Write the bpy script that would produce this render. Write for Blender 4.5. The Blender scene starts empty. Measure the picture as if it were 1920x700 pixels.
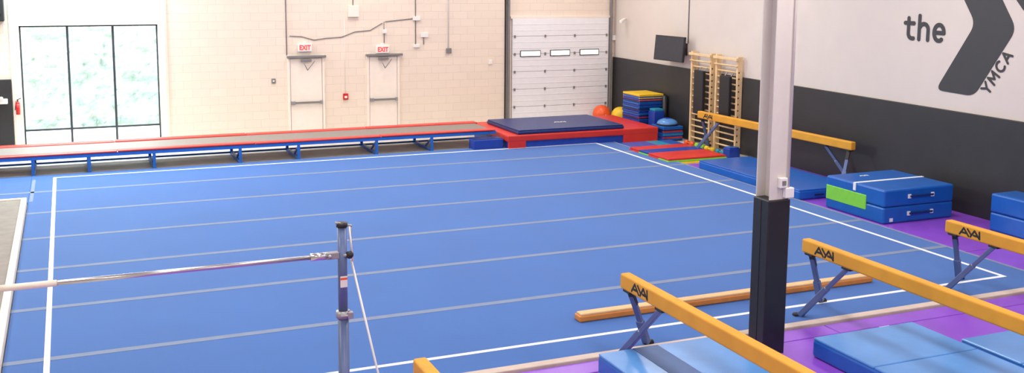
import bpy, bmesh, math, random
from mathutils import Matrix, Vector, noise
random.seed(4)
scene=bpy.context.scene
COL=scene.collection
try: scene.view_settings.view_transform='Standard'
except Exception: pass

# ------------------------------------------------------------ materials
def lin(c):
    return tuple(((x/255)/12.92 if x/255<=.04045 else ((x/255+.055)/1.055)**2.4) for x in c)
MATS={}
def M(name,rgb,rough=.5,metal=0,var=.06,scale=8,bump=0,bscale=60,emit=0,sheen=0,spec=.5):
    if name in MATS: return MATS[name]
    m=bpy.data.materials.new(name); m.use_nodes=True
    nt=m.node_tree; b=nt.nodes['Principled BSDF']
    c=lin(rgb)
    tc=nt.nodes.new('ShaderNodeTexCoord')
    n=nt.nodes.new('ShaderNodeTexNoise'); n.inputs['Scale'].default_value=scale; n.inputs['Detail'].default_value=4
    nt.links.new(tc.outputs['Object'],n.inputs['Vector'])
    r=nt.nodes.new('ShaderNodeValToRGB')
    r.color_ramp.elements[0].position=.3; r.color_ramp.elements[1].position=.7
    r.color_ramp.elements[0].color=tuple(x*(1-var) for x in c)+(1,)
    r.color_ramp.elements[1].color=tuple(min(1,x*(1+var)) for x in c)+(1,)
    nt.links.new(n.outputs['Fac'],r.inputs['Fac']); nt.links.new(r.outputs['Color'],b.inputs['Base Color'])
    b.inputs['Roughness'].default_value=rough; b.inputs['Metallic'].default_value=metal
    b.inputs['Specular IOR Level'].default_value=spec
    if sheen: b.inputs['Sheen Weight'].default_value=sheen
    if emit:
        b.inputs['Emission Color'].default_value=c+(1,); b.inputs['Emission Strength'].default_value=emit
    if bump:
        n2=nt.nodes.new('ShaderNodeTexNoise'); n2.inputs['Scale'].default_value=bscale
        nt.links.new(tc.outputs['Object'],n2.inputs['Vector'])
        bp=nt.nodes.new('ShaderNodeBump'); bp.inputs['Strength'].default_value=bump; bp.inputs['Distance'].default_value=.01
        nt.links.new(n2.outputs['Fac'],bp.inputs['Height']); nt.links.new(bp.outputs['Normal'],b.inputs['Normal'])
    MATS[name]=m; return m

def block_wall(name,rgb):
    m=bpy.data.materials.new(name); m.use_nodes=True; nt=m.node_tree; b=nt.nodes['Principled BSDF']
    tc=nt.nodes.new('ShaderNodeTexCoord'); sp=nt.nodes.new('ShaderNodeSeparateXYZ'); cb=nt.nodes.new('ShaderNodeCombineXYZ')
    ad=nt.nodes.new('ShaderNodeMath'); ad.operation='ADD'
    nt.links.new(tc.outputs['Object'],sp.inputs[0]); nt.links.new(sp.outputs['X'],ad.inputs[0]); nt.links.new(sp.outputs['Y'],ad.inputs[1])
    nt.links.new(ad.outputs[0],cb.inputs['X']); nt.links.new(sp.outputs['Z'],cb.inputs['Y'])
    br=nt.nodes.new('ShaderNodeTexBrick'); br.inputs['Scale'].default_value=1
    br.inputs['Brick Width'].default_value=.405; br.inputs['Row Height'].default_value=.203; br.inputs['Mortar Size'].default_value=.007
    br.inputs['Mortar Smooth'].default_value=.6
    c=lin(rgb)
    br.inputs['Color1'].default_value=c+(1,); br.inputs['Color2'].default_value=tuple(x*.965 for x in c)+(1,)
    br.inputs['Mortar'].default_value=tuple(x*.87 for x in c)+(1,)
    nt.links.new(cb.outputs[0],br.inputs['Vector']); nt.links.new(br.outputs['Color'],b.inputs['Base Color'])
    bp=nt.nodes.new('ShaderNodeBump'); bp.inputs['Strength'].default_value=.35; bp.inputs['Distance'].default_value=.01; bp.invert=True
    nt.links.new(br.outputs['Fac'],bp.inputs['Height']); nt.links.new(bp.outputs['Normal'],b.inputs['Normal'])
    b.inputs['Roughness'].default_value=.45
    return m

cream=block_wall('painted_block',(238,222,205))
plain=M('painted_drywall',(214,203,194),.7,var=.02,scale=2)
trimM=M('cream_trim',(242,230,217),.5,var=.02)
gapM=M('door_gap_shadow_paint',(176,164,152),.6,var=.03)
charcoal=M('charcoal_pad',(43,42,43),.5,var=.1,scale=3,bump=.05,bscale=20)
black=M('black_vinyl',(28,28,32),.45,var=.1)
frameM=M('window_frame_metal',(60,64,70),.4,.1,var=.05)
carpet=M('blue_carpet',(32,94,170),.8,var=.05,scale=.7,bump=.3,bscale=300,sheen=.2,spec=.3)
white=M('white_line',(235,238,242),.8,var=.03)
seam=M('grey_seam',(118,132,160),.8,var=.05)
beige=M('beige_webbing',(196,180,168),.8,var=.06)
purple=M('purple_vinyl',(136,74,198),.3,var=.07,scale=3,bump=.08,bscale=12)
bluev=M('blue_vinyl',(24,94,180),.28,var=.07,scale=4,bump=.1,bscale=9)
bluelight=M('light_blue_vinyl',(84,140,204),.22,var=.08,scale=3,bump=.14,bscale=7)
navy=M('navy_vinyl',(24,44,104),.4,var=.08)
royal=M('royal_vinyl',(26,62,158),.4,var=.08)
slate=M('slate_hook_strip',(56,88,138),.5,var=.08)
red=M('red_vinyl',(208,50,40),.4,var=.07,scale=4)
orange=M('orange_rubber',(235,92,40),.35,var=.04)
yellow=M('yellow_vinyl',(240,196,40),.4,var=.05)
green=M('lime_vinyl',(128,208,60),.4,var=.05)
teal=M('teal_vinyl',(40,140,170),.4)
concrete=M('grey_concrete',(200,192,184),.6,var=.1,scale=3,bump=.1)
greycarpet=M('grey_carpet',(150,143,136),.95,var=.1,scale=5,bump=.3,bscale=200)
bedgrey=M('trampoline_mesh',(132,122,116),.5,var=.08,scale=20)
framebl=M('blue_steel',(30,105,200),.4,.0)
steelbl=M('slate_blue_steel',(92,110,152),.35,.1)
chrome=M('chrome',(205,205,208),.25,.9,var=.03)
brush=M('brushed_steel',(165,165,170),.4,.6)
chalk=M('chalked_bar',(236,226,212),.8)
amber=M('amber_suede',(216,154,42),.7,var=.06,scale=5,bump=.1,bscale=150)
tan=M('tan_suede',(218,180,132),.8,var=.06)
orangewood=M('orange_wood',(205,130,58),.5,var=.08)
pine=M('pine_wood',(230,198,150),.5,var=.1,scale=6)
colpaint=M('beige_column_paint',(216,210,204),.45,var=.02)
greyp=M('grey_metal_paint',(128,126,126),.45,.1)
darkm=M('dark_metal',(45,44,46),.45,.3)
screenM=M('dark_screen',(52,54,62),.3,var=.1)
redp=M('red_paint',(205,30,30),.35)
exitred=M('exit_red',(225,70,60),.5,emit=.4)
whitep=M('white_plastic',(236,234,230),.4,var=.02)
doorwhite=M('white_sectional_door',(238,238,240),.4,var=.02)
ink=M('dark_ink',(58,58,60),.6,var=.03)
inkb=M('black_ink',(30,26,24),.6,var=.03)
winglow=M('bright_pane',(250,250,245),.2,emit=.8)

# ------------------------------------------------------------ geometry builder
class G:
    def __init__(s): s.bm=bmesh.new(); s.mats=[]
    def _add(s,t,mat,smooth=False):
        if mat not in s.mats: s.mats.append(mat)
        i=s.mats.index(mat)
        for f in t.faces: f.material_index=i; f.smooth=smooth
        me=bpy.data.meshes.new('tmp'); t.to_mesh(me); t.free(); s.bm.from_mesh(me); bpy.data.meshes.remove(me)
        return s
    def box(s,x0,x1,y0,y1,z0,z1,mat,bev=0,rot=None,seg=2):
        t=bmesh.new(); bmesh.ops.create_cube(t,size=1)
        for v in t.verts:
            v.co=Vector((x0+(v.co.x+.5)*(x1-x0),y0+(v.co.y+.5)*(y1-y0),z0+(v.co.z+.5)*(z1-z0)))
        if bev: bmesh.ops.bevel(t,geom=t.edges[:],offset=bev,segments=seg,affect='EDGES',profile=.5)
        if rot: bmesh.ops.transform(t,matrix=rot,verts=t.verts)
        return s._add(t,mat)
    def tube(s,p0,p1,r,mat,seg=12,r2=None,smooth=True):
        p0=Vector(p0);p1=Vector(p1);d=p1-p0
        t=bmesh.new(); bmesh.ops.create_cone(t,cap_ends=True,segments=seg,radius1=r,radius2=r if r2 is None else r2,depth=d.length)
        q=Vector((0,0,1)).rotation_difference(d.normalized()).to_matrix().to_4x4()
        bmesh.ops.transform(t,matrix=Matrix.Translation((p0+p1)/2)@q,verts=t.verts)
        s._add(t,mat,smooth); return s
    def bar(s,p0,p1,w,h,mat):
        p0=Vector(p0);p1=Vector(p1);d=p1-p0;y=d.normalized()
        up=Vector((0,0,1)) if abs(y.z)<.95 else Vector((1,0,0))
        x=y.cross(up).normalized(); z=x.cross(y)
        R=Matrix((x,y,z)).transposed().to_4x4()
        s.box(-w/2,w/2,-d.length/2,d.length/2,-h/2,h/2,mat,min(w,h)*.15,Matrix.Translation((p0+p1)/2)@R); return s
    def poly(s,pts,ext,mat):
        t=bmesh.new(); vs=[t.verts.new(p) for p in pts]; f=t.faces.new(vs)
        r=bmesh.ops.extrude_face_region(t,geom=[f]); vv=[e for e in r['geom'] if isinstance(e,bmesh.types.BMVert)]
        bmesh.ops.translate(t,vec=ext,verts=vv); bmesh.ops.recalc_face_normals(t,faces=t.faces)
        return s._add(t,mat)
    def ball(s,c,r,mat,sc=(1,1,1),u=32,v=20,half=False):
        t=bmesh.new(); bmesh.ops.create_uvsphere(t,u_segments=u,v_segments=v,radius=r)
        if half:
            bmesh.ops.delete(t,geom=[w for w in t.verts if w.co.z<-1e-4],context='VERTS')
        for w in t.verts: w.co=Vector((w.co.x*sc[0],w.co.y*sc[1],w.co.z*sc[2]))+Vector(c)
        return s._add(t,mat,True)
    def mesh(s,name,off=(0,0,0)):
        me=bpy.data.meshes.new(name); bmesh.ops.translate(s.bm,vec=-Vector(off),verts=s.bm.verts)
        s.bm.to_mesh(me); s.bm.free()
        for m in s.mats: me.materials.append(m)
        return me

def put(name,g,loc=(0,0,0),label=None,cat=None,kind=None,group=None):
    base=Vector(loc)
    me=g.mesh(name,base) if isinstance(g,G) else g
    o=bpy.data.objects.new(name,me); COL.objects.link(o)
    o.location=base
    if label:o['label']=label
    if cat:o['category']=cat
    if kind:o['kind']=kind
    if group:o['group']=group
    return o
def empty(name,loc,label,cat,group=None):
    o=bpy.data.objects.new(name,None); COL.objects.link(o); o.location=loc; o['label']=label; o['category']=cat
    o.empty_display_size=.1
    if group:o['group']=group
    return o
def part(name,g,parent,label=None):
    me=g.mesh(name,parent.location)
    o=bpy.data.objects.new(name,me); COL.objects.link(o); o.parent=parent
    if label:o['label']=label
    return o
def clone(root,loc,rotz=0,label=None):
    n=root.copy(); COL.objects.link(n); n.location=loc; n.rotation_euler=(0,0,rotz)
    if label:n['label']=label
    def rec(a,b):
        for c in a.children:
            d=c.copy(); d.parent=b; COL.objects.link(d); rec(c,d)
    rec(root,n); return n

def text_mesh(name,txt,width,height,mat,extr=.003,bold=.0):
    cu=bpy.data.curves.new(name,'FONT'); cu.body=txt; cu.extrude=extr; cu.offset=bold; cu.size=1
    o=bpy.data.objects.new(name,cu); COL.objects.link(o)
    dg=bpy.context.evaluated_depsgraph_get(); dg.update()
    me=bpy.data.meshes.new_from_object(o.evaluated_get(dg)); bpy.data.objects.remove(o); bpy.data.curves.remove(cu)
    xs=[v.co.x for v in me.vertices]; ys=[v.co.y for v in me.vertices]
    sx=width/(max(xs)-min(xs)); sy=height/(max(ys)-min(ys)); x0=min(xs); y0=min(ys)
    for v in me.vertices: v.co=Vector(((v.co.x-x0)*sx,(v.co.y-y0)*sy,v.co.z))
    me.materials.clear(); me.materials.append(mat); return me
# stroked lettering : clean rounded sans
def arc(cx,cy,rx,ry,a0,a1,n=14): return [(cx+rx*math.cos(math.radians(a0+(a1-a0)*i/n)),cy+ry*math.sin(math.radians(a0+(a1-a0)*i/n))) for i in range(n+1)]
GL={
 't':(.72,[[(0.0,1.0),(.66,1.0)],[(.26,1.32),(.26,.34)]+arc(.56,.34,.30,.32,180,268,8)+[(.66,.03)]]),
 'h':(.80,[[(0.06,0),(0.06,1.5)],[(.06,.72)]+arc(.40,.62,.32,.38,150,0,10)+[(.72,0)]]),
 'e':(.84,[[(.06,.50),(.76,.50)],arc(.41,.50,.35,.50,0,305,26)]),
 'Y':(.80,[[(0,1),(.36,.48),(.72,1)],[(.36,.48),(.36,0)]]),
 'M':(.98,[[(0.02,0),(.08,1),(.44,.30),(.80,1),(.86,0)]]),
 'C':(.80,[arc(.42,.50,.40,.50,52,308,22)]),
 'A':(.86,[[(0,0),(.38,1),(.76,0)],[(.14,.33),(.62,.33)]]),
 'a':(.62,[[(-.22,1),(.06,.35)],[(0,0),(.38,1),(.76,0)],[(.3,.3),(.62,.3)]]),
 'I':(.26,[[(.10,0),(.10,1)]]),
}
def stroke_text(txt,width,height,mat,w=.2,hmax=1.0,shear=0,thick=.004,gap=.22):
    polys=[];x=0
    for ch in txt:
        adv,ss=GL[ch]
        for p in ss: polys.append([(x+a+shear*b,b) for a,b in p])
        x+=adv+gap
    xs=[p[0] for q in polys for p in q]; x0=min(xs)-w/2; x1=max(xs)+w/2
    sx=width/(x1-x0); sy=height/(hmax+w)
    g=G()
    W=w*sy
    k=0
    for q in polys:
        P=[Vector(((a-x0)*sx,(b+w/2)*sy,0)) for a,b in q]
        for a,b in zip(P[:-1],P[1:]):
            d=(b-a); n=d.normalized(); m=Vector((-n.y,n.x,0))*W/2
            g.poly([a-m,b-m,b+m,a+m],(0,0,thick+k*1e-5),mat); k+=1
        for a in P:
            g.poly([a+Vector((math.cos(t*math.pi/8),math.sin(t*math.pi/8),0))*W/2 for t in range(16)],(0,0,thick+k*1e-5),mat); k+=1
    return g.mesh('lettering')
def text_obj(me,name,mat4,parent=None,label=None,cat=None,kind=None):
    me.transform(mat4)
    o=bpy.data.objects.new(name,me); COL.objects.link(o)
    if parent is not None:
        o.parent=parent; me.transform(Matrix.Translation(-parent.location))
    if label:o['label']=label
    if cat:o['category']=cat
    if kind:o['kind']=kind
    return o
def wallR(y,z,x,ang=0):
    B=Matrix(((0,0,-1,x),(-1,0,0,y),(0,1,0,z),(0,0,0,1)))
    return B@Matrix.Rotation(ang,4,'Z')
def wallB(x,z,y,ang=0):
    B=Matrix(((1,0,0,x),(0,0,-1,y),(0,1,0,z),(0,0,0,1)))
    return B@Matrix.Rotation(ang,4,'Z')

# ------------------------------------------------------------ room
XW=14.61; YB=15.96; GZ=-.06; CZ=6.2; XL=-8; YF=-14
def S(name,g): return put(name,g,kind='structure')
S('floor',G().box(XL-.2,XW+.2,YF-.2,YB+.2,GZ-.2,GZ,concrete))
g=G()
wx0,wx1,wz0,wz1=-.65,2.33,.0,2.80
g.box(XL-.2,wx0,YB,YB+.2,GZ,CZ,cream); g.box(wx1,XW+.2,YB,YB+.2,GZ,CZ,cream)
g.box(wx0,wx1,YB,YB+.2,GZ,wz0,cream); g.box(wx0,wx1,YB,YB+.2,wz1,CZ,cream)
S('wall_back',g)
S('wall_right',G().box(XW,XW+.2,YF-.2,YB,GZ,CZ,plain))
S('wall_left',G().box(XL-.2,XL,YF-.2,YB,GZ,CZ,plain))
S('wall_front',G().box(XL,XW,YF-.2,YF,GZ,CZ,plain))
S('ceiling',G().box(XL-.2,XW+.2,YF-.2,YB+.2,CZ,CZ+.2,plain))
g=G(); t=.035
g.box(wx0,wx1,YB+.06,YB+.12,wz0,wz0+t,frameM); g.box(wx0,wx1,YB+.06,YB+.12,wz1-t,wz1,frameM)
for x in (wx0,wx1-t): g.box(x,x+t,YB+.06,YB+.12,wz0,wz1,frameM)
for x in (.33,1.31): g.box(x,x+.05,YB+.05,YB+.12,wz0+t,wz1-t,frameM)
g.box(wx0+t,wx1-t,YB+.055,YB+.12,.375,.415,frameM)
S('window_1',g)
g=G()
g.box(wx0-.16,wx0,YB-.03,YB,GZ,wz1+.16,trimM,.005); g.box(wx1,wx1+.16,YB-.03,YB,GZ,wz1+.16,trimM,.005)
g.box(wx0,wx1,YB-.03,YB,wz1,wz1+.16,trimM,.005)
S('trim_1',g)
S('trim_2',G().box(wx1+.16,wx1+.2,YB-.02,YB,GZ,CZ,trimM).box(wx0-.2,wx0-.16,YB-.02,YB,GZ,CZ,trimM))
gm=bpy.data.materials.new('window_glass'); gm.use_nodes=True; nt=gm.node_tree; nt.nodes.clear()
oo=nt.nodes.new('ShaderNodeOutputMaterial'); mx=nt.nodes.new('ShaderNodeMixShader'); a=nt.nodes.new('ShaderNodeBsdfTransparent'); b=nt.nodes.new('ShaderNodeBsdfGlossy')
b.inputs['Roughness'].default_value=.02; mx.inputs[0].default_value=.06
nt.links.new(a.outputs[0],mx.inputs[1]); nt.links.new(b.outputs[0],mx.inputs[2]); nt.links.new(mx.outputs[0],oo.inputs[0])
S('window_2',G().box(wx0+.02,wx1-.02,YB+.085,YB+.09,wz0+.02,wz1-.02,gm))

put('wall_pad',G().box(XW-.05,XW-.002,-13.9,YB-.02,GZ+.02,1.73,charcoal,.012),label='long charcoal padded wainscot on the side wall',cat='wall pad')
put('wall_pad',G().box(-3.2,-.86,YB-.06,YB,GZ,1.6,charcoal,.01),label='charcoal padded panel beside the window',cat='wall pad')

# wall lettering and emblem
text_obj(stroke_text('the',1.02,.50,ink,w=.27,hmax=1.5,gap=.30),'wall_lettering',wallR(4.86,2.89,XW-.006),label='dark word the painted on the light wall',cat='lettering')
text_obj(stroke_text('YMCA',.86,.215,ink,w=.22,hmax=1.0,gap=.26),'wall_lettering',wallR(2.83,2.06,XW-.006,math.radians(57.5)),label='slanted dark lettering YMCA beside the large emblem',cat='lettering')
def rnd(pts,r=.08,n=6):
    out=[];N=len(pts)
    for i in range(N):
        p=Vector(pts[i]);a=Vector(pts[i-1]);b=Vector(pts[(i+1)%N])
        r1=min(r,(a-p).length*.45,(b-p).length*.45)
        q0=p+(a-p).normalized()*r1;q1=p+(b-p).normalized()*r1
        for k in range(n+1):
            t=k/n; out.append((1-t)**2*q0+2*t*(1-t)*p+t*t*q1)
    return out
Yp=rnd([(4.05,4.5),(3.20,3.27),(3.99,2.05),(3.13,2.03),(2.36,3.22),(3.22,4.5)],.17)
Yr=rnd([(2.44,3.74),(2.22,3.50),(1.6,4.5),(2.9,4.5)],.06)
g=G(); g.poly([(XW-.002,p[0],p[1]) for p in Yp],(-.006,0,0),ink); g.poly([(XW-.002,p[0],p[1]) for p in Yr],(-.006,0,0),ink)
put('wall_emblem',g,label='large dark Y emblem painted on the light wall',cat='emblem')

# ------------------------------------------------------------ doors
def exit_door(n,x0,x1,hx0,hx1):
    g=G()
    g.box(x0,x1,YB-.03,YB-.001,GZ,1.9,trimM,.004)
    g.box(x0-.07,x0-.012,YB-.045,YB-.001,GZ,1.98,trimM,.004); g.box(x1+.012,x1+.07,YB-.045,YB-.001,GZ,1.98,trimM,.004)
    g.box(x0-.012,x1+.012,YB-.012,YB-.001,GZ,1.92,gapM)
    d=S('door_%d'%n,g)
    p=G().box(hx0,hx1,YB-.12,YB-.04,1.92,1.98,greyp,.01); part('door_header',p,d,'grey metal header')
    xm=(x0+x1)/2
    p=G().box(xm-.14,xm+.12,YB-.13,YB-.06,1.83,1.89,greyp,.01); p.tube((xm-.1,YB-.14,1.84),(xm,YB-.2,1.62),.010,greyp,8); p.tube((xm,YB-.2,1.62),(xm+.2,YB-.12,1.84),.010,greyp,8)
    part('door_closer',p,d,'grey hydraulic door closer with folding arm')
    p=G().box(x0,x1,YB-.09,YB-.06,.77,.82,greyp,.01); p.box(x0,x0+.1,YB-.11,YB-.03,.75,.84,brush,.01); p.box(x1-.06,x1,YB-.1,YB-.03,.75,.84,brush,.01)
    part('panic_bar',p,d,'grey push bar')
exit_door(1,5.44,6.23,5.35,6.33)
exit_door(2,7.47,8.20,7.36,8.34)
def exit_sign(x0,z0,w,h):
    c=empty('exit_sign',(x0+w/2,YB,z0),'white exit sign with red letters above a door','sign','exit signs above the doors')
    part('sign_housing',G().box(x0,x0+w,YB-.08,YB,z0,z0+h,whitep,.012).box(x0+w*.4,x0+w*.6,YB-.05,YB,z0+h,z0+h+.05,whitep,.005),c)
    text_obj(text_mesh('t','EXIT',w*.82,h*.62,exitred,.002,.03),'lettering',wallB(x0+w*.09,z0+h*.19,YB-.083),c,'red letters EXIT')
exit_sign(5.64,2.08,.34,.20); exit_sign(7.65,1.99,.34,.20)
g=G(); gx0,gx1=11.45,14.40
n=6; zz=[GZ+ i*(2.84-GZ)/n for i in range(n+1)]
for i in range(n): g.box(gx0,gx1,YB-.05,YB-.005,zz[i]+.004,zz[i+1]-.004,doorwhite,.008)
for i in range(n):
    for k in (1,2):
        zc=zz[i]+k*(zz[1]-zz[0])/3; g.box(gx0+.02,gx1-.02,YB-.056,YB-.045,zc-.006,zc+.006,doorwhite,.003)
d=S('door_3',g)
for (a,b,c,e) in ((11.68,12.29,1.80,1.97),(12.58,13.19,1.80,1.97),(13.49,14.09,1.80,1.97)):
    p=G().box(a,b,YB-.07,YB-.045,c,e,darkm,.005).box(a+.02,b-.02,YB-.075,YB-.065,c+.02,e-.02,winglow)
    part('door_window',p,d,'bright rectangular pane with dark frame')
for i in range(1,n):
    for x in (11.52,12.43,13.33,14.33):
        part('hinge',G().box(x-.025,x+.025,YB-.075,YB-.05,zz[i]-.035,zz[i]+.035,greyp,.005),d)
for x in (11.33,14.46):
    part('door_track',G().box(x-.025,x+.025,YB-.12,YB-.002,GZ,CZ-1,greyp,.005),d,'grey steel vertical track')
part('door_track',G().box(11.24,11.27,YB-.04,YB-.002,GZ,CZ-1,darkm),d,'dark vertical edge strip')
part('door_header',G().box(11.4,14.45,YB-.04,YB-.002,2.84,2.9,trimM),d)

# ------------------------------------------------------------ wall fittings
def pipe(name,pts,r,mat,label,cat='conduit',extra=None):
    g=G()
    for a,b in zip(pts[:-1],pts[1:]): g.tube(a,b,r,mat,8); g.ball(b,r,mat,u=8,v=6)
    if extra: extra(g)
    return put(name,g,label=label,cat=cat)
y=YB-.012
pipe('conduit',[(5.36,y,CZ-.01),(5.36,y,2.0)],.012,greyp,'thin grey conduit running down the block wall')
pipe('conduit',[(5.44,y,2.47),(5.75,y,2.45),(6.05,y,2.36),(6.35,y,2.40),(6.75,y,2.42),(7.1,y,2.55),(7.5,y,2.58),(7.82,y,2.76)],.011,greyp,'loose sagging grey cable along the wall')
pipe('conduit',[(7.87,y,2.8),(7.87,y,2.26)],.012,greyp,'short grey vertical conduit above the exit door',extra=lambda g:g.box(7.83,7.93,YB-.06,YB,2.5,2.6,whitep,.008))
pipe('conduit',[(8.72,y,CZ-.01),(8.72,y,2.2)],.012,greyp,'grey vertical conduit ending in a box',extra=lambda g:(g.box(8.66,8.82,YB-.06,YB,2.12,2.2,whitep,.008),g.box(8.64,8.84,YB-.06,YB,2.82,2.93,whitep,.008),g.tube((7.9,y,2.8),(8.66,y,2.87),.011,greyp,8)))
pipe('conduit',[(8.94,y,2.45),(8.94,y,2.2)],.012,greyp,'short grey conduit stub',extra=lambda g:g.box(8.86,9.06,YB-.05,YB,2.38,2.5,whitep,.008))
pipe('conduit',[(9.62,y,CZ-.01),(9.62,y,2.05)],.014,whitep,'pale vertical conduit with junction box',extra=lambda g:g.box(9.56,9.7,YB-.06,YB,1.95,2.08,greyp,.008))
pipe('conduit',[(7.06,y,CZ-.01),(7.06,y,3.22)],.012,greyp,'grey conduit feeding a wall box')
pipe('conduit',[(6.83,y,2.9),(6.83,y,.98)],.006,whitep,'thin wire down to the fire alarm')
put('junction_box',G().box(6.93,7.2,YB-.09,YB,2.93,3.22,trimM,.012),label='square cream box on the wall',cat='box')
put('fire_alarm',G().box(6.77,6.9,YB-.05,YB,.82,.98,redp,.01).box(6.80,6.87,YB-.06,YB-.05,.86,.92,whitep,.004),label='small red fire alarm pull station',cat='fire alarm')
put('light_switch',G().box(4.97,5.07,YB-.03,YB,1.30,1.42,greyp,.006).box(5.0,5.04,YB-.04,YB-.03,1.34,1.38,whitep,.003),label='grey wall switch plate',cat='switch')
put('light_switch',G().box(10.78,10.88,YB-.03,YB,1.62,1.74,whitep,.006),label='white wall plate near the loading door',cat='switch')
c=empty('fire_extinguisher',(-.75,YB-.09,.8),'small red fire extinguisher hung beside the window','fire extinguisher')
part('body',G().tube((-.75,YB-.1,.80),(-.75,YB-.1,1.05),.045,redp,16).ball((-.75,YB-.1,1.05),.045,redp),c)
part('valve',G().tube((-.75,YB-.1,1.09),(-.75,YB-.1,1.15),.015,darkm,10).bar((-.75,YB-.1,1.14),(-.68,YB-.1,1.17),.02,.015,darkm).tube((-.78,YB-.1,1.12),(-.81,YB-.1,.9),.008,darkm,8),c,'dark valve with hose')
part('bracket',G().box(-.77,-.73,YB-.1,YB-.028,.88,.93,greyp,.003),c)
put('emergency_light',G().box(-1.15,-.95,YB-.14,YB-.06,1.05,1.17,whitep,.015).tube((-1.08,YB-.16,1.16),(-1.08,YB-.13,1.2),.04,whitep,12),label='white emergency lamp on the dark panel',cat='lamp')
put('wall_speaker',G().box(-1.25,-.92,YB-.28,YB,2.92,3.5,darkm,.02).tube((-1.08,YB-.29,3.1),(-1.08,YB-.28,3.1),.1,black,20).tube((-1.08,YB-.29,3.35),(-1.08,YB-.28,3.35),.05,black,20),label='dark box speaker high on the wall',cat='speaker')
put('security_camera',G().tube((XW,15.3,2.83),(XW-.18,15.2,2.8),.018,whitep,10).bar((XW-.1,15.2,2.82),(XW-.34,15.0,2.76),.08,.08,whitep),label='white bullet security camera on the side wall',cat='camera')
pipe('conduit',[(XW-.012,12.12,CZ-.01),(XW-.012,12.12,2.36)],.012,greyp,'thin grey conduit on the side wall')
put('junction_box',G().box(14.50,14.61,YB-.08,YB,2.2,2.34,whitep,.01),label='small white box in the wall corner',cat='box')

# television
c=empty('television',(XW-.02,12.0,2.2),'dark flat television on a swivel wall bracket','television')
a=Vector((14.30,11.85,1.9)); b2=Vector((14.16,12.99,1.9)); L=(b2-a).length; yv=(b2-a).normalized(); zv=Vector((.09,0,1)).normalized(); xv=yv.cross(zv).normalized(); zv=xv.cross(yv)
Rm=Matrix.Translation(a)@Matrix((xv,yv,zv)).transposed().to_4x4()
part('screen',G().box(-.03,.03,0,L,0,.63,darkm,.008,Rm).box(-.034,-.028,.02,L-.02,.02,.61,screenM,0,Rm),c,'dark switched-off panel')
part('wall_bracket',G().box(XW-.03,XW-.001,12.15,12.35,2.05,2.35,darkm,.005).bar((XW-.05,12.2,2.2),(14.42,11.98,2.2),.05,.08,darkm).bar((14.42,11.98,2.2),(14.30,12.3,2.2),.05,.08,darkm),c)

# ------------------------------------------------------------ stall bars
def stall(y0,y1,zt):
    c=empty('stall_bars',(XW-.1,(y0+y1)/2,GZ),'pine gymnastics stall bars on the dark padded wall','wall bars','wall bar sections')
    for y in (y0,y1):
        part('upright',G().box(XW-.19,XW-.052,y-.03,y+.03,GZ,zt,pine,.006),c)
    nn=15
    for i in range(nn):
        z=.08+i*(zt-.15)/(nn-1)
        x=XW-.15 if i<nn-2 else XW-.21
        part('rung',G().tube((x,y0-.03,z),(x,y1+.03,z),.02,pine,10),c)
    part('top_board',G().box(XW-.25,XW-.19,y0-.05,y1+.05,zt-.09,zt-.03,pine,.006),c)
    return c
stall(10.84,11.66,2.2); stall(9.76,10.60,2.2)
for y0,z0,z1 in ((10.90,.72,1.78),(9.82,.72,1.75)):
    c=empty('hanging_pad',(XW-.3,y0+.2,z0),'black padded board hung on the stall bars','pad','black pads on the wall bars')
    part('pad',G().box(XW-.35,XW-.265,y0,y0+.40,z0,z1,black,.02),c)
    for q in (.08,.32): part('hook',G().tube((XW-.27,y0+q,z1-.03),(XW-.18,y0+q,z1+.06),.012,brush,8),c,'steel hook')

# ------------------------------------------------------------ spring floor
F=empty('gymnastics_floor',(6,6,GZ),'large blue carpeted gymnastics floor with white boundary lines','floor mat')
X0,X1,Y0,Y1=-.42,12.47,-.50,12.38
part('carpet',G().box(X0,X1,Y0,Y1,GZ,0,carpet,.01).box(XL+.05,X0,9.78,Y1,GZ,-.001,carpet,.01),F)
w=.06
for (c2,d2) in ((12-w/2,12+w/2),(-w/2,w/2)):
    part('boundary_line',G().box(-w/2,12+w/2,c2,d2,-.002,.004,white),F,'white tape line')
for x in (0,12): part('boundary_line',G().box(x-w/2,x+w/2,w/2,12-w/2,-.002,.004,white),F,'white tape line')
for k in range(6):
    yy=12-1.345-1.829*k
    part('seam_strip',G().box(X0 if yy<9.7 else -7.9,X1,yy-.055,yy+.055,-.002,.0025,seam),F,'grey hook-and-loop seam strip')
part('seam_strip',G().box(-.40,-.34,9.8,11.9,-.002,.0025,seam),F)
part('edge_webbing',G().box(X0,X1+.1,Y0-.13,Y0,GZ,.012,beige,.01),F,'beige edge binding')
part('edge_webbing',G().box(X1,X1+.05,Y0,Y1,GZ,.004,seam,.005),F,'grey edge binding')

def pm(x0,x1,y0,y1):
    return put('floor_mat',G().box(x0+.006,x1-.006,y0+.006,y1-.006,GZ,-.015,purple,.012),((x0+x1)/2,(y0+y1)/2,GZ),label='thin purple vinyl mat covering the floor',cat='mat',group='purple floor mats')
ys=[-.64,-.95,-2.8,-4.7,-6.6,-8.5]
xs=[.3,2.1,4.2,6.3,8.4,10.5,12.57]
for i in range(len(ys)-1):
    for j in range(len(xs)-1): pm(xs[j],xs[j+1],ys[i+1],ys[i])
for a,b in zip([-8.5,-6,-3.6,-1.2,1.2,3.6,6.0],[-6,-3.6,-1.2,1.2,3.6,6.0,8.9]): pm(12.57,14.55,a,b)

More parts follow.
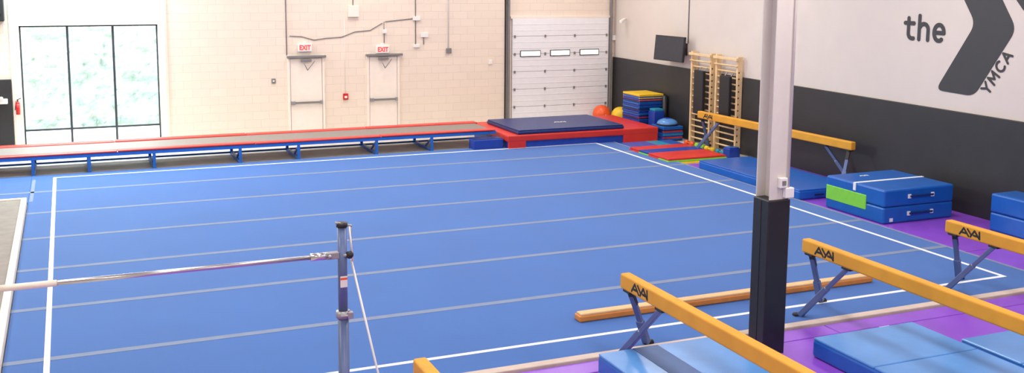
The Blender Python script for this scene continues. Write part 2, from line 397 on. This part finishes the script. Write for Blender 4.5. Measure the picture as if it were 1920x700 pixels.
c=empty('tumbling_platform',(-2.2,2,GZ),'grey carpeted platform with pale wooden edge beside the floor','platform')
part('deck',G().box(-4.5,-.52,-2.6,9.6,GZ,.09,greycarpet,.01),c)
part('edge_board',G().box(-.52,-.43,-2.6,9.69,GZ,.11,chalk,.01).box(-4.5,-.52,9.6,9.69,GZ,.11,chalk,.01),c,'pale edge board')
put('floor_strap',G().box(-1.6,-.55,2.9,2.95,.09,.10,red,.002),label='red strap lying on the grey platform',cat='strap')
c=empty('floor_anchor',(-.66,3.8,.09),'white and steel cable anchor bolted to the platform','anchor')
part('plate',G().box(-.8,-.56,3.6,3.95,.09,.12,whitep,.01),c)
for yy in (3.7,3.86): part('bolt',G().tube((-.66,yy,.12),(-.66,yy,.2),.03,brush,12),c)

# ------------------------------------------------------------ tumble track
c=empty('tumble_track',(2,13.25,GZ),'long trampoline tumble track with red pads and blue steel legs','trampoline')
tx0,tx1=-7.2,9.62; ty0,ty1=12.55,13.95
part('bed',G().box(tx0+.1,tx1-.1,ty0+.15,ty1-.15,.355,.375,bedgrey),c,'grey-brown woven bed')
for ya in (ty0,ty1-.06):
    part('frame_rail',G().box(tx0,tx1,ya,ya+.06,.275,.35,framebl,.008),c,'blue steel rail')
part('frame_rail',G().box(tx0,tx1,ty1-.2,ty1-.15,-.02,.02,framebl,.008),c,'blue steel lower rail')
x=tx0; L=2.8; k=0
while x<tx1-.05:
    xe=min(x+L,tx1); dz=.006*(k%2); k+=1
    part('edge_pad',G().box(x,xe-.01,ty0-.03,ty0+.19,.352+dz,.385+dz,red,.014),c,'red vinyl pad')
    part('edge_pad',G().box(x,xe-.01,ty1-.24,ty1+.03,.352+dz,.395+dz,red,.016),c,'red vinyl pad')
    x=xe
for x in [-6.4,-5.4,-3.45,-2.35,-.4,.65,1.91,3.67,4.93,6.70,8.02]:
    part('leg',G().box(x-.03,x+.03,ty0+.01,ty0+.06,GZ,.28,framebl,.006).box(x-.035,x+.035,ty0,ty1,GZ,.01,framebl,.006).box(x-.03,x+.03,ty1-.07,ty1-.01,GZ,.28,framebl,.006).bar((x,ty0+.04,.26),(x,ty0+.5,.01),.035,.035,framebl),c,'blue steel stand with brace')

c=empty('landing_block',(11.7,13.1,GZ),'red and blue foam landing block at the trampoline end','landing mat')
part('foam_body',G().box(9.72,13.70,12.02,14.3,GZ,.20,royal,.03),c,'blue vinyl sides')
part('top_cover',G().box(9.68,13.73,11.98,14.34,.15,.31,red,.03),c,'red vinyl top')
part('corner_cover',G().box(9.70,10.15,11.985,12.05,GZ,.25,red,.02),c,'red corner')
part('corner_cover',G().box(12.75,13.72,11.985,12.3,GZ,.25,red,.02),c,'red corner')
c=empty('landing_mat',(11.4,12.9,.31),'flat navy landing mat on the red block','mat')
part('mat_body',G().box(9.95,12.78,12.02,14.0,.315,.385,navy,.02),c); part('mat_cover',G().box(9.97,12.76,12.04,13.98,.385,.415,navy,.012),c,'blue top cover')
text_obj(stroke_text('AaI',.35,.13,whitep,w=.22,gap=.1,thick=.001),'printed_logo',Matrix.Translation((11.3,12.9,.416)),c,'small white printed logo')
put('foam_block',G().box(8.9,9.64,12.15,12.5,GZ,.22,royal,.02).box(8.92,9.62,12.17,12.48,.22,.235,navy,.006),label='small blue foam block by the trampoline end',cat='foam block')

put('exercise_ball',G().ball((13.96,15.42,GZ+.25),.25,orange).tube((13.96,15.17,.19),(13.96,15.165,.19),.012,whitep,8),label='large orange inflated exercise ball',cat='ball')
put('exercise_ball',G().ball((14.33,15.04,GZ+.24),.235,yellow).tube((14.33,14.805,.18),(14.33,14.80,.18),.01,whitep,8),label='yellow inflated exercise ball',cat='ball')

def folded(w,d,h,top,side):
    g=G(); k=h/2
    g.box(-w/2,w/2,-d/2,d/2,0,k-.002,side,.010); g.box(-w/2,w/2,-d/2,d/2,k+.002,h,top,.010)
    g.box(-w/2-.004,-w/2+.01,-d/2+.05,d/2-.05,.008,h-.008,top,.003)
    return g
cols=[(bluev,navy),(royal,red),(bluev,bluev),(navy,royal),(royal,yellow),(bluev,navy),(royal,royal),(navy,bluev),(royal,red),(bluev,navy),(royal,bluev),(navy,royal),(bluev,navy),(royal,bluev),(bluev,royal),(navy,bluev),(royal,orange),(bluev,yellow),(yellow,yellow)]
z=GZ
for i,(a,b) in enumerate(cols):
    h=.0555
    o=put('folded_mat',folded(.74-random.random()*.02,.88,h-.003,a,b),label='folded yellow panel mat topping the tall stack' if i==len(cols)-1 else 'folded blue panel mat in the tall stack',cat='mat',group='folded mats in the tall stack')
    o.location=(14.145+random.uniform(-.012,.012),13.48+random.uniform(-.02,.02),z); z+=h
z=GZ
for i,(a,b) in enumerate([(bluev,navy),(royal,red),(bluev,teal),(navy,red),(bluev,bluev)]):
    h=.075
    o=put('folded_mat',folded(.56,.60,h-.003,a,b),label='folded blue and red mat in the low stack',cat='mat',group='folded mats in the low stack')
    o.location=(14.11+random.uniform(-.015,.015),12.20+random.uniform(-.015,.015),z); z+=h
c=empty('balance_dome',(14.11,12.20,z),'light blue balance dome trainer on the mats','balance trainer')
part('base',G().tube((14.11,12.20,z),(14.11,12.20,z+.04),.27,darkm,32),c)
part('dome',G().ball((14.11,12.20,z+.04),.26,bluelight,(1,1,.5),half=True).box(14.04,14.18,12.13,12.27,z+.16,z+.175,royal,.005),c)
put('foam_block',G().box(13.98,14.28,12.62,12.92,GZ,.60,royal,.02).box(14.0,14.26,12.64,12.90,.60,.66,teal,.015),label='upright blue foam block beside the mat stack',cat='foam block')
put('foam_roller',G().tube((14.47,12.93,GZ),(14.47,12.93,.95),.07,black,20).tube((14.47,12.93,.95),(14.47,12.93,.96),.05,darkm,20),label='tall black foam roller standing by the wall',cat='roller')

pal=[[yellow]*4,[green,red,green,red],[red,red,royal,red]]
for i,pc in enumerate(pal):
    g=G(); x0=12.26+.02*i; x1=13.80; y0=9.12+.03*i; y1=10.88; n=4
    for k in range(n):
        a=y0+(y1-y0)*k/n; b=y0+(y1-y0)*(k+1)/n
        g.box(x0,x1,a+.002,b-.002,GZ+i*.042,GZ+i*.042+.040,pc[k],.008)
    put('panel_mat',g,label=['yellow panel mat at the bottom','green and red panel mat in the pile','red and blue striped panel mat on top'][i],cat='mat',group='unfolded panel mats by the stall bars')
g=G()
for k in range(4): g.box(12.56+.36*k,12.915+.36*k,11.0,11.85,GZ,-.0,bluev if k!=2 else teal,.01)
put('panel_mat',g,label='flat blue panel mat by the landing block',cat='mat')
put('foam_block',G().box(14.0,14.3,9.35,9.6,GZ,.16,royal,.02).box(14.02,14.28,9.37,9.58,.16,.18,bluev,.008),label='small blue foam cube at the stall bars',cat='foam block')
for x,y2,m in ((14.12,10.3,yellow),(14.14,10.75,green),(14.12,9.85,teal),(14.14,11.2,orange)):
    put('hand_weight',G().tube((x,y2-.1,.0),(x,y2+.1,.0),.025,m,10).tube((x,y2-.16,0),(x,y2-.08,0),.058,m,12).tube((x,y2+.08,0),(x,y2+.16,0),.058,m,12),label='small coloured dumbbell at the stall bars',cat='weight',group='small weights by the wall bars')

# ------------------------------------------------------------ landing mats
def lmat(x0,x1,y0,y1,z1,top,side,label,seams=1,strips=()):
    c=empty('landing_mat',((x0+x1)/2,(y0+y1)/2,-.015),label,'mat')
    part('mat_body',G().box(x0,x1,y0,y1,-.012,z1-.02,side,.03),c)
    g=G(); n=seams+1
    for k in range(n):
        a=y0+(y1-y0)*k/n; b=y0+(y1-y0)*(k+1)/n
        g.box(x0+.008,x1-.008,a+.004,b-.004,z1-.03,z1,top,.014)
    part('mat_cover',g,c)
    for s in strips: part('hook_strip',G().box(*s,z1-.002,z1+.004,slate,.001),c,'slate hook-and-loop strip')
    return c
m1=lmat(12.5,13.80,5.0,8.3,.18,bluev,bluev,'long blue landing mat under the beam by the wall',2)
for hx in (12.85,13.35): part('handle',G().bar((hx,4.98,.07),(hx+.2,4.98,.07),.02,.02,black),m1,'black webbing handle')
lmat(5.22,6.62,-4.6,-.98,.2,bluelight,bluev,'light blue landing mat under a balance beam',2,[(5.62,5.92,-2.15,-1.0)])
lmat(7.6,9.0,-4.2,-1.42,.2,bluelight,bluev,'light blue landing mat between two beams',2)
lmat(9.06,11.4,-4.4,-2.05,.2,bluelight,bluev,'wide light blue landing mat between the beams',2)
put('paper_note',G().box(8.95,9.1,-1.05,-.96,-.015,-.010,whitep,.001),label='small white paper lying on the purple mat',cat='paper')

c=empty('block_mat',(13.37,3.7,-.015),'large blue foam block mat with lime end panel and white strap','block mat')
bx0,bx1,by0,by1=12.62,14.13,2.98,4.42
part('lower_block',G().box(bx0,bx1,by0,by1,-.012,.265,bluev,.03),c)
part('upper_block',G().box(bx0,bx1,by0,by1,.27,.56,bluev,.03),c)
part('end_panel',G().box(bx0-.012,bx0+.01,by0+.42,by1-.02,.15,.40,green,.008),c,'lime green panel')
part('strap',G().box(bx0-.008,bx1,3.66,3.72,.558,.566,white,.002).box(bx0-.014,bx0,3.66,3.72,.43,.564,white,.002),c,'white strap')
for z in (.41,.12):
    part('handle',G().bar((13.15,by0-.03,z+.02),(13.65,by0-.03,z+.02),.02,.03,navy).box(13.12,13.18,by0-.02,by0+.01,z-.02,z+.05,whitep,.004).box(13.62,13.68,by0-.02,by0+.01,z-.02,z+.05,whitep,.004),c,'webbing handle with pale patches')
part('label_patch',G().box(12.75,12.82,by0-.006,by0+.01,.02,.08,whitep,.002),c)
text_obj(stroke_text('AaI',.2,.08,whitep,w=.22,gap=.1,thick=.001),'printed_logo',Matrix.Translation((13.1,4.1,.561)),c)
c=empty('block_mat',(14.27,1.2,-.015),'tall blue foam block mat against the dark wall','block mat')
part('lower_block',G().box(13.98,14.54,.3,2.07,-.012,.29,bluev,.03),c); part('upper_block',G().box(13.98,14.54,.3,2.07,.295,.6,bluev,.03),c)
part('handle',G().bar((13.96,1.0,.45),(13.96,1.4,.45),.02,.03,navy),c)

# ------------------------------------------------------------ balance beams
def beam(loc,rotz,label):
    c=empty('balance_beam',(0,0,0),label,'balance beam','raised balance beams')
    zt=.88
    part('beam_body',G().box(-.06,.06,-2.5,2.5,zt-.165,zt,amber,.022,seg=3),c,'amber suede covered beam')
    for s in (1,-1):
        z0=zt-.165
        part('leg',G().bar((0,s*2.38,z0),(s*.34,s*2.58,.04),.062,.045,steelbl).bar((0,s*2.38,z0),(s*.10,s*2.44,z0*.74),.066,.05,darkm).bar((s*.20,s*2.50,z0*.44),(s*.34,s*2.58,.02),.085,.062,steelbl).tube((s*.31,s*2.585,.012),(s*.42,s*2.585,.012),.032,darkm,12),c,'slate blue adjustable leg with black top')
        part('leg',G().bar((0,s*1.72,z0),(-s*.24,s*2.26,.0),.07,.052,steelbl).bar((-s*.10,s*1.95,z0*.58),(-s*.235,s*2.25,.01),.09,.068,steelbl).tube((-s*.2,s*2.27,.012),(-s*.31,s*2.27,.012),.032,darkm,12).tube((-s*.10-.045,s*1.95,z0*.58),(-s*.10+.045,s*1.95,z0*.58),.014,brush,8),c,'slate blue diagonal leg')
        for q in (2.38,1.72): part('mounting_bracket',G().box(-.05,.05,s*q-.07,s*q+.07,z0-.025,z0+.003,darkm,.005),c,'dark steel bracket')
    me=stroke_text('AaI',.38,.115,inkb,w=.30,gap=.06,shear=-.05,thick=.001); text_obj(me,'printed_logo',wallR(2.27,zt-.14,-.0602),c,'black printed maker mark')
    c.location=loc; c.rotation_euler=(0,0,rotz); return c
bl='raised amber balance beam on slate blue legs'
B1=beam((8.56,-2.56,0),0,bl+' over purple mats')
clone(B1,(10.97,-2.46,0),0,bl+' over purple mats'); clone(B1,(5.77,-3.04,0),0,bl+' over light blue mat'); clone(B1,(2.94,-4.60,0),0,bl+' over purple mats')
clone(B1,(14.10,8.08,0),math.radians(2.8),bl+' close to the dark padded wall')
c=empty('low_beam',(7.93,.53,0),'low floor balance beam with tan suede top','balance beam')
part('beam_body',G().box(5.74,10.12,.44,.60,.002,.075,orangewood,.015),c,'orange wooden body')
part('suede_top',G().box(5.76,10.1,.455,.585,.07,.10,tan,.012),c,'tan suede strip')

# ------------------------------------------------------------ column
cx,cy,s=7.25,-1.08,.14
c=empty('steel_column',(cx,cy,GZ),'beige steel column with black padded base','column')
q=.122
g=G()
g.box(cx-q,cx+q,cy-q,cy-q+.014,1.6,CZ,colpaint,.002).box(cx-q,cx+q,cy+q-.014,cy+q,1.6,CZ,colpaint,.002).box(cx-.006,cx+.006,cy-q+.014,cy+q-.014,1.6,CZ,colpaint)
part('i_beam',g,c,'beige painted steel section')
part('column_pad',G().box(cx-s,cx+s,cy-s,cy+s,GZ,1.70,black,.015).box(cx-s-.004,cx-s+.004,cy-.01,cy+.01,GZ+.02,1.68,darkm),c,'black vinyl pad')
part('outlet_box',G().box(cx-.03,cx+.07,cy-q-.05,cy-q,1.83,1.94,whitep,.008).box(cx-.005,cx+.045,cy-q-.056,cy-q-.05,1.86,1.91,greyp,.003),c,'white electrical box')
part('outlet_box',G().box(cx+.04,cx+.15,cy-q-.06,cy-q-.002,1.72,1.83,whitep,.008),c,'white electrical box')
part('conduit',G().tube((cx+.09,cy-q-.03,1.83),(cx+.09,cy-q-.03,CZ),.012,colpaint,10),c)

# ------------------------------------------------------------ horizontal bar
by=-3.06
c=empty('horizontal_bar',(.9,by,-.015),'steel horizontal bar on slate blue posts with guy cables','gymnastics bar')
for px,sg in ((2.065,1),(-.28,-1)):
    part('post',G().tube((px,by,-.015),(px,by,1.66),.04,steelbl,20).tube((px,by,1.66),(px,by,2.30),.033,steelbl,20).tube((px,by,-.015),(px,by,.01),.12,steelbl,24),c,'slate blue telescoping post')
    part('collar',G().tube((px,by,1.64),(px,by,1.69),.05,brush,20).tube((px-.03,by-.05,1.665),(px+.06,by-.05,1.665),.01,brush,10).box(px+.02,px+.06,by-.06,by-.02,1.64,1.69,brush,.005),c,'steel locking collar')
    part('post_cap',G().tube((px,by,2.30),(px,by,2.33),.04,darkm,20).bar((px-.05*sg,by-.01,2.335),(px+.07*sg,by,2.30),.025,.012,brush).tube((px+.06*sg,by,2.31),(px+.06*sg,by,2.20),.009,brush,8),c,'steel top bracket')
    part('guy_cable',G().tube((px+.05*sg,by-.01,2.30),(px+.07*sg,by-.02,2.05),.007,whitep,8).tube((px+.06*sg,by-.01,2.06),(px+.50*sg,by-.05,-.01),.008,whitep,8),c,'pale guy cable')
    part('tightening_knob',G().ball((px+.045*sg,by-.03,2.1),.028,darkm,u=14,v=10).tube((px,by-.03,2.1),(px+.04*sg,by-.03,2.1),.012,brush,8),c)
part('warning_label',G().box(2.04,2.09,by-.0375,by-.033,1.87,1.95,whitep,.001).box(2.04,2.09,by-.039,by-.036,1.925,1.94,orange,.0005),c,'white label with orange stripe')
part('rail',G().tube((-.24,by,2.10),(1.93,by,2.10),.016,chrome,20).tube((-.24,by,2.10),(.22,by,2.10),.021,chalk,20),c,'steel rail with chalked section')
part('rail_fitting',G().tube((1.84,by,2.10),(1.97,by,2.10),.027,chrome,20).box(1.95,2.04,by-.025,by+.025,2.075,2.125,brush,.006).tube((1.97,by-.045,2.10),(1.97,by+.045,2.10),.013,brush,10),c,'steel clevis fitting')
part('rail_fitting',G().box(-.26,-.2,by-.025,by+.025,2.075,2.125,brush,.006),c,'steel clevis fitting')

# ------------------------------------------------------------ outside
put('ground',G().box(-30,30,YB+.25,60,-.45,-.25,M('pale_paving',(225,225,215),.9,var=.05)),kind='structure')
hm=bpy.data.materials.new('hedge_leaves'); hm.use_nodes=True; nt=hm.node_tree; b=nt.nodes['Principled BSDF']
tc=nt.nodes.new('ShaderNodeTexCoord'); vo=nt.nodes.new('ShaderNodeTexVoronoi'); vo.inputs['Scale'].default_value=11
no=nt.nodes.new('ShaderNodeTexNoise'); no.inputs['Scale'].default_value=3; no.inputs['Detail'].default_value=8
nt.links.new(tc.outputs['Object'],vo.inputs['Vector']); nt.links.new(tc.outputs['Object'],no.inputs['Vector'])
mu=nt.nodes.new('ShaderNodeMath'); mu.operation='ADD'; nt.links.new(vo.outputs['Distance'],mu.inputs[0]); nt.links.new(no.outputs['Fac'],mu.inputs[1])
rp=nt.nodes.new('ShaderNodeValToRGB'); rp.color_ramp.elements[0].position=.5; rp.color_ramp.elements[1].position=1.0
rp.color_ramp.elements[0].color=lin((172,186,182))+(1,); rp.color_ramp.elements[1].color=lin((144,165,160))+(1,)
nt.links.new(mu.outputs[0],rp.inputs['Fac']); nt.links.new(rp.outputs['Color'],b.inputs['Base Color']); b.inputs['Roughness'].default_value=.7
bm=bmesh.new()
nx,nz=180,60
vs=[[None]*(nz+1) for _ in range(nx+1)]
for i in range(nx+1):
    for j in range(nz+1):
        xx=-7+16*i/nx; z=-.3+4.5*j/nz
        d=noise.fractal(Vector((xx*1.6,z*1.6,3)),.8,2.2,6)*.26 + abs(noise.noise(Vector((xx*5,z*5,1))))*.1
        vs[i][j]=bm.verts.new((xx,20.6-d+z*.12,z))
for i in range(nx):
    for j in range(nz): bm.faces.new((vs[i][j],vs[i+1][j],vs[i+1][j+1],vs[i][j+1]))
me=bpy.data.meshes.new('hedge'); bm.to_mesh(me); bm.free(); me.materials.append(hm)
o=bpy.data.objects.new('hedge',me); COL.objects.link(o); o['label']='dense pale green sunlit hedge outside the window'; o['category']='hedge'; o['kind']='stuff'

# ------------------------------------------------------------ lights
w=bpy.data.worlds.new('World'); scene.world=w; w.use_nodes=True
bg=w.node_tree.nodes['Background']; bg.inputs[0].default_value=(.90,.97,1,1); bg.inputs[1].default_value=9.5
def area(x,y,z,sx,sy,p,col=(1,.94,.87)):
    l=bpy.data.lights.new('ceiling_and_fill_light','AREA'); l.shape='RECTANGLE'; l.size=sx; l.size_y=sy; l.energy=p; l.color=col
    o=bpy.data.objects.new('ceiling_and_fill_light',l); COL.objects.link(o); o.location=(x,y,z); return o
for x in (-3,2,7,12):
    for yv2 in (-9,-3,3,8.5,13.5): area(x,yv2,CZ-.15,1.2,2.4,146)
o=area(-.2,15.3,4.6,3.0,.8,520,(.68,.95,1)); o.rotation_euler=(Vector((.6,11.0,0))-Vector(o.location)).to_track_quat('-Z','Y').to_euler()  # added cool fill above the window, imitates daylight glow on the carpet

# ------------------------------------------------------------ camera
f,yaw,pit,ro,cx,cy,H,py=1954.68024,0.40348,0.13498,0.00734,0.35373,-10.09407,4.0773,213.9279
Fv=Vector((math.sin(yaw)*math.cos(pit),math.cos(yaw)*math.cos(pit),-math.sin(pit)))
Rt=Vector((math.cos(yaw),-math.sin(yaw),0)); U=Rt.cross(Fv)
r=math.cos(ro)*Rt+math.sin(ro)*U; u=-math.sin(ro)*Rt+math.cos(ro)*U
cd=bpy.data.cameras.new('camera'); cam=bpy.data.objects.new('camera',cd); COL.objects.link(cam)
cam.matrix_world=Matrix(((r.x,u.x,-Fv.x,cx),(r.y,u.y,-Fv.y,cy),(r.z,u.z,-Fv.z,H),(0,0,0,1)))
cd.sensor_width=36; cd.lens=36*f/1920; cd.shift_y=-(350-py)/1920; cd.clip_end=300
scene.camera=cam
